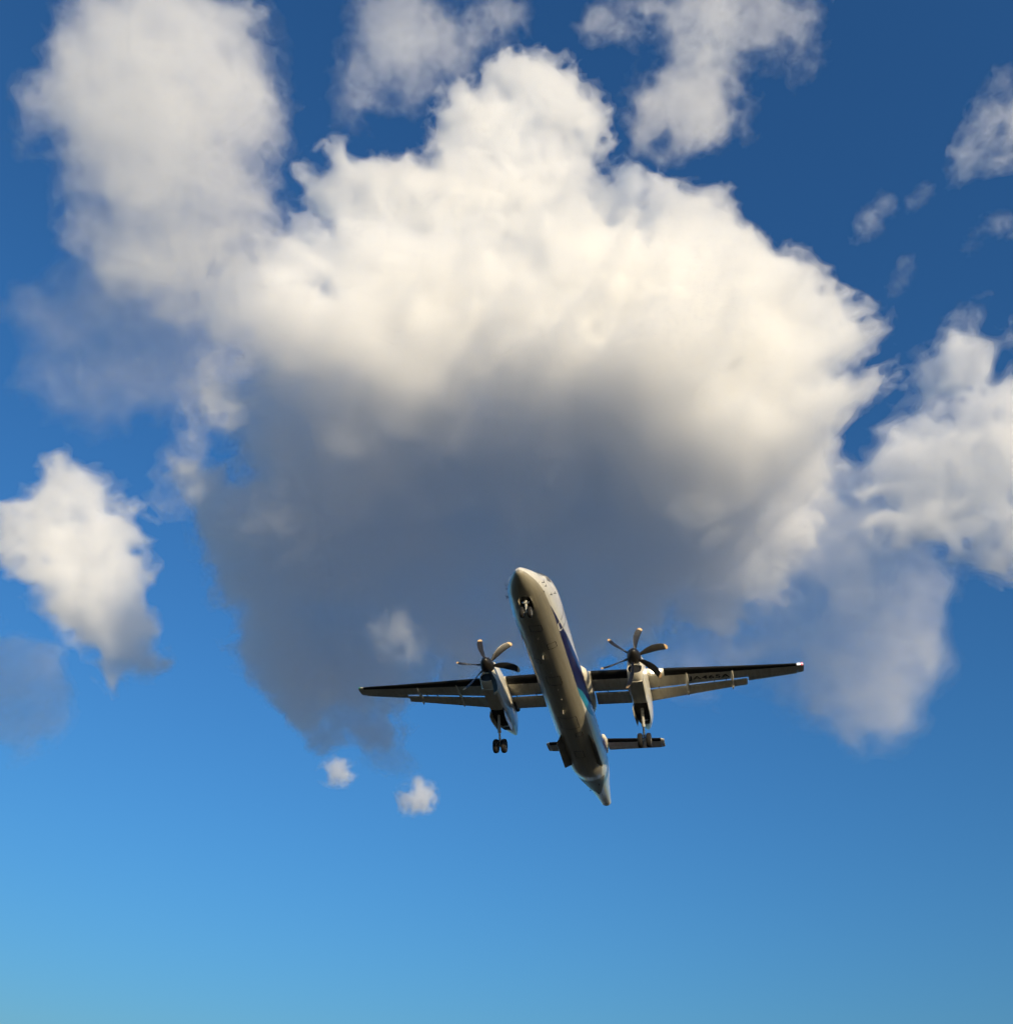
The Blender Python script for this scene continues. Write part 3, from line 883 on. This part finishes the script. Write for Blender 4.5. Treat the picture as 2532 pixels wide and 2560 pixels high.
    for y, zb, w in ((14.30, -.518, .40), (15.2, -.522, .42), (16.2, -.462, .40), (17.0, -.318, .33), (17.5, -.20, .26)):
        rr.append([Vector((cx + w * k / 6, y, zb)) for k in range(-6, 7)] + [Vector((cx + w * k / 6, y, zb + .2)) for k in range(6, -7, -1)])
    loft(bm, rr)
    build('wheel_bay', bm, BAY, nac)
    for k in (1, -1):
        bm = bmesh.new()
        # hinged along the bay edge, hanging almost straight down
        pts = [(14.35, -.50), (16.9, -.30), (16.7, -.72), (15.0, -.92), (14.45, -.86)]
        a = [Vector((cx + k * (.44 - .02 * (y - 14.3)) + k * (-.50 - z) * .10, y, z)) for y, z in pts]
        loft(bm, [a, [p + Vector((k * .025, 0, 0)) for p in a]])
        build('gear_door', bm, WHITE, nac, angle=20)
    # exhaust on the inboard upper side
    bm = bmesh.new()
    tube(bm, (cx - sg * .50, 16.2, 1.1), (cx - sg * .60, 17.3, 1.12), .17, .15, 20)
    build('exhaust_pipe', bm, EXH, nac)

    # ---------------------------------------------------------------- propeller
    hub = Vector((cx, 11.2, 0.83))
    bm = bmesh.new()
    lathe(bm, [(-.74, .012), (-.73, .07), (-.685, .14), (-.59, .225), (-.42, .315), (-.2, .38), (.0, .41), (.14, .42), (.20, .415), (.21, .30)], hub, 'y', 48)
    prop = build('propeller', bm, BLACKP, plane)
    bm = bmesh.new()
    ph0 = -8 if sg > 0 else 23
    rows = []
    for i in range(25):
        f = i / 24
        r = 0.30 + f * 1.76
        ch = lerp_tab([(0, .16), (.08, .19), (.25, .33), (.5, .42), (.75, .42), (.9, .37), (.97, .29), (1.0001, .15)], f)[0]
        beta = R(lerp_tab([(0, 66), (.3, 54), (.6, 44), (1.001, 36)], f)[0])
        sweep = lerp_tab([(0, 0), (.3, -.035), (.55, -.03), (.8, .06), (1.001, .20)], f)[0]
        th = lerp_tab([(0, .95), (.1, .6), (.25, .22), (.6, .09), (1.001, .06)], f)[0]
        sec = []
        for q in range(16):
            t = 2 * math.pi * q / 16
            u_ = math.cos(t) * ch / 2 + sweep
            w_ = math.sin(t) * ch / 2 * th * (1 - .35 * math.cos(t + math.pi))
            # u_: along the chord, positive towards the trailing edge; t axis points the way the blade turns
            sec.append((-(u_ * math.cos(beta) + w_ * math.sin(beta)) , (u_ * math.sin(beta) - w_ * math.cos(beta)), r))
        rows.append(sec)
    blade_me = None
    for k in range(6):
        th_ = R(ph0 + 60 * k)
        radial = Vector((-math.sin(th_), 0, math.cos(th_)))
        tang = Vector((-math.cos(th_), 0, -math.sin(th_)))
        bm = bmesh.new()
        loft(bm, [[hub + tang * a + Vector((0, b, 0)) + radial * c for a, b, c in s_] for s_ in rows])
        for f_ in bm.faces:
            cc = f_.calc_center_median() - hub
            f_.material_index = 1 if cc.dot(radial) > 1.93 else 0
        build('blade', bm, [BLACKP, TIP], prop)
        bm = bmesh.new()

    # ---------------------------------------------------------------- main landing gear
    ax_ = Vector((cx + sg * .04, 15.85, -2.16))
    top = Vector((cx + sg * .04, 14.75, -0.15))
    mid = top.lerp(ax_, .60)
    bm = bmesh.new()
    tube(bm, top, mid, .085, .095, 18)
    tube(bm, mid, mid.lerp(ax_, .12), .115, .115, 18)
    tube(bm, mid, ax_ + Vector((0, 0, .05)), .062, .062, 16)
    tube(bm, ax_ + Vector((-.40, 0, 0)), ax_ + Vector((.40, 0, 0)), .05, .05, 14)
    # torque link
    tube(bm, mid + Vector((0, .12, -.05)), mid.lerp(ax_, .55) + Vector((0, .28, 0)), .035, .03, 8)
    tube(bm, mid.lerp(ax_, .55) + Vector((0, .28, 0)), ax_ + Vector((0, .06, .1)), .03, .035, 8)
    gear = build('main_landing_gear', bm, STRUT if sg > 0 else STRUT, plane)
    for k in (1, -1):
        bm = bmesh.new()
        a = top.lerp(ax_, .50)
        tube(bm, a, Vector((cx + k * .24, 16.75, -.30)), .045, .045, 10)
        build('drag_brace', bm, STRUT, gear)
    bm = bmesh.new()
    tube(bm, mid, mid.lerp(ax_, .85), .066, .066, 16)
    build('shock_absorber', bm, STEEL, gear)
    for k in (1, -1):
        bm = bmesh.new()
        prof = [(-.13, .20), (-.145, .27), (-.15, .34), (-.125, .40), (-.07, .425), (-.035, .43), (-.03, .422), (-.02, .43), (.02, .43), (.03, .422), (.035, .43), (.07, .425), (.125, .40), (.15, .34), (.145, .27), (.13, .20)]
        lathe(bm, prof, ax_ + Vector((k * .255, 0, 0)), 'x', 44)
        wh = build('wheel', bm, TYRE, gear)
        bm = bmesh.new()
        lathe(bm, [(-.135, .05), (-.12, .10), (-.10, .17), (-.135, .205), (.135, .205), (.10, .17), (.12, .10), (.135, .05)], ax_ + Vector((k * .255, 0, 0)), 'x', 28)
        build('hub', bm, STRUT, wh)

# ------------------------------------------------------------------ nose gear
bm = bmesh.new()
rr = []
for y, w in ((1.58, .17), (1.8, .25), (2.4, .27), (2.75, .22)):
    zb = -1.335 - .012 * (y - 1.4)
    rr.append([Vector((w * k / 6, y, zb - .004)) for k in range(-6, 7)] + [Vector((w * k / 6, y, zb + .2)) for k in range(6, -7, -1)])
loft(bm, rr)
build('nose_wheel_bay', bm, principled('bay_shade_black', (.008, .008, .008), .7), fuselage)  # black slab on the skin; the open bay's shade put into colour
for k in (1, -1):
    bm = bmesh.new()
    pts = [(1.62, -1.30), (2.60, -1.34), (2.52, -1.52), (1.75, -1.50)]
    a = [Vector((k * (.27 + (-1.32 - z) * .45), y, z)) for y, z in pts]
    loft(bm, [a, [p + Vector((k * .02, 0, .006)) for p in a]])
    build('nose_gear_door', bm, LIVERY, fuselage, angle=20)
ax_ = Vector((0, 2.12, -1.92)); top = Vector((0, 1.86, -1.25))
bm = bmesh.new()
tube(bm, top, top.lerp(ax_, .6), .07, .075, 16)
tube(bm, top.lerp(ax_, .6), ax_, .045, .045, 14)
tube(bm, ax_ + Vector((-.25, 0, 0)), ax_ + Vector((.25, 0, 0)), .04, .04, 12)
tube(bm, top.lerp(ax_, .35) + Vector((-.16, -.05, 0)), top.lerp(ax_, .35) + Vector((.16, -.05, 0)), .05, .05, 12)
tube(bm, top.lerp(ax_, .5), Vector((0, 2.6, -1.3)), .035, .035, 10)
ng = build('nose_landing_gear', bm, STRUT, plane)
for k in (1, -1):
    bm = bmesh.new()
    lathe(bm, [(-.02, .02), (-.012, .06), (.03, .065), (.08, .03)], (k * .13, 1.86, -1.47), 'y', 14)
    build('taxi_light', bm, STEEL, ng)
    bm = bmesh.new()
    lathe(bm, [(-.075, .14), (-.09, .20), (-.085, .245), (-.05, .275), (0, .283), (.05, .275), (.085, .245), (.09, .20), (.075, .14)], ax_ + Vector((k * .20, 0, 0)), 'x', 36)
    wh = build('wheel', bm, TYRE, ng)
    bm = bmesh.new()
    lathe(bm, [(-.08, .03), (-.06, .08), (-.08, .142), (.08, .142), (.06, .08), (.08, .03)], ax_ + Vector((k * .20, 0, 0)), 'x', 24)
    build('hub', bm, STRUT, wh)

# ------------------------------------------------------------------ fin and T-tail
def fin_ring(z, le, ch, t):
    fr = [0.5 - 0.5 * math.cos(math.pi * i / 15) for i in range(16)]
    pts = [(f, foil(f, t, 0)[0]) for f in fr][::-1] + [(f, foil(f, t, 0)[1]) for f in fr][1:]
    return [Vector((h * ch, le + f * ch, z)) for f, h in pts]
def fin_mat():
    mt = worn('tail_blue_paint', (0.016, 0.016, 0.12), 0.3, .15, 1.5, (2, 2, 2), coat=.6)
    return mt
bm = bmesh.new()
loft(bm, [fin_ring(1.0, 26.0, 5.4, .10), fin_ring(1.7, 27.2, 4.3, .11), (fin_ring(3.5, 28.5, 3.4, .11)), fin_ring(5.25, 29.75, 2.5, .11)])
fin = build('fin', bm, fin_mat(), plane)
bm = bmesh.new()
lathe(bm, [(-.35, .02), (-.30, .10), (-.12, .19), (.25, .26), (.9, .28), (1.6, .24), (2.3, .13), (2.75, .03)], (0, 29.95, 5.46), 'y', 28)
build('bullet_fairing', bm, WHITE, fin)
TAIL = [(0.0, 30.35, 1.90, 5.50, .12), (4.45, 30.62, 1.50, 5.50, .11), (4.66, 30.80, 1.20, 5.50, .09)]
for sg in (1, -1):
    bm = bmesh.new()
    T_ = lambda x, **k: foil_ring(sg * x, *lerp_tab(TAIL, x), cam=0.0, **k)
    loft(bm, [T_(x, x1=.66) for x in (.05, 1.5, 3, 4.4)])
    tp = build('tailplane', bm, GREY, plane)
    bm = bmesh.new()
    loft(bm, [T_(x, n=18) for x in (4.41, 4.5, 4.6, 4.66)])
    build('tailplane_tip', bm, WHITE, tp)
    bm = bmesh.new()
    loft(bm, [foil_ring(sg * x, lerp_tab(TAIL, x)[0] - .006, lerp_tab(TAIL, x)[1] + .006, 5.50, lerp_tab(TAIL, x)[3] + .008, x1=.22, n=12, cam=0) for x in (.3, 1.6, 3, 4.40)])
    build('deicing_boot', bm, BOOT, tp)
    bm = bmesh.new()
    rr = []
    for x in (.25, 2, 4.39):
        le, ch, z, t = lerp_tab(TAIL, x)
        y0 = le + ch * .675; u, l = foil(.675, t, 0)
        rr.append([Vector((sg * x, y0, z + u * ch)), Vector((sg * x, y0, z + l * ch)), Vector((sg * x, le + ch * 1.0, z - .015)), Vector((sg * x, le + ch * 1.0, z + .0))])
    loft(bm, rr)
    build('elevator', bm, GREY, tp)
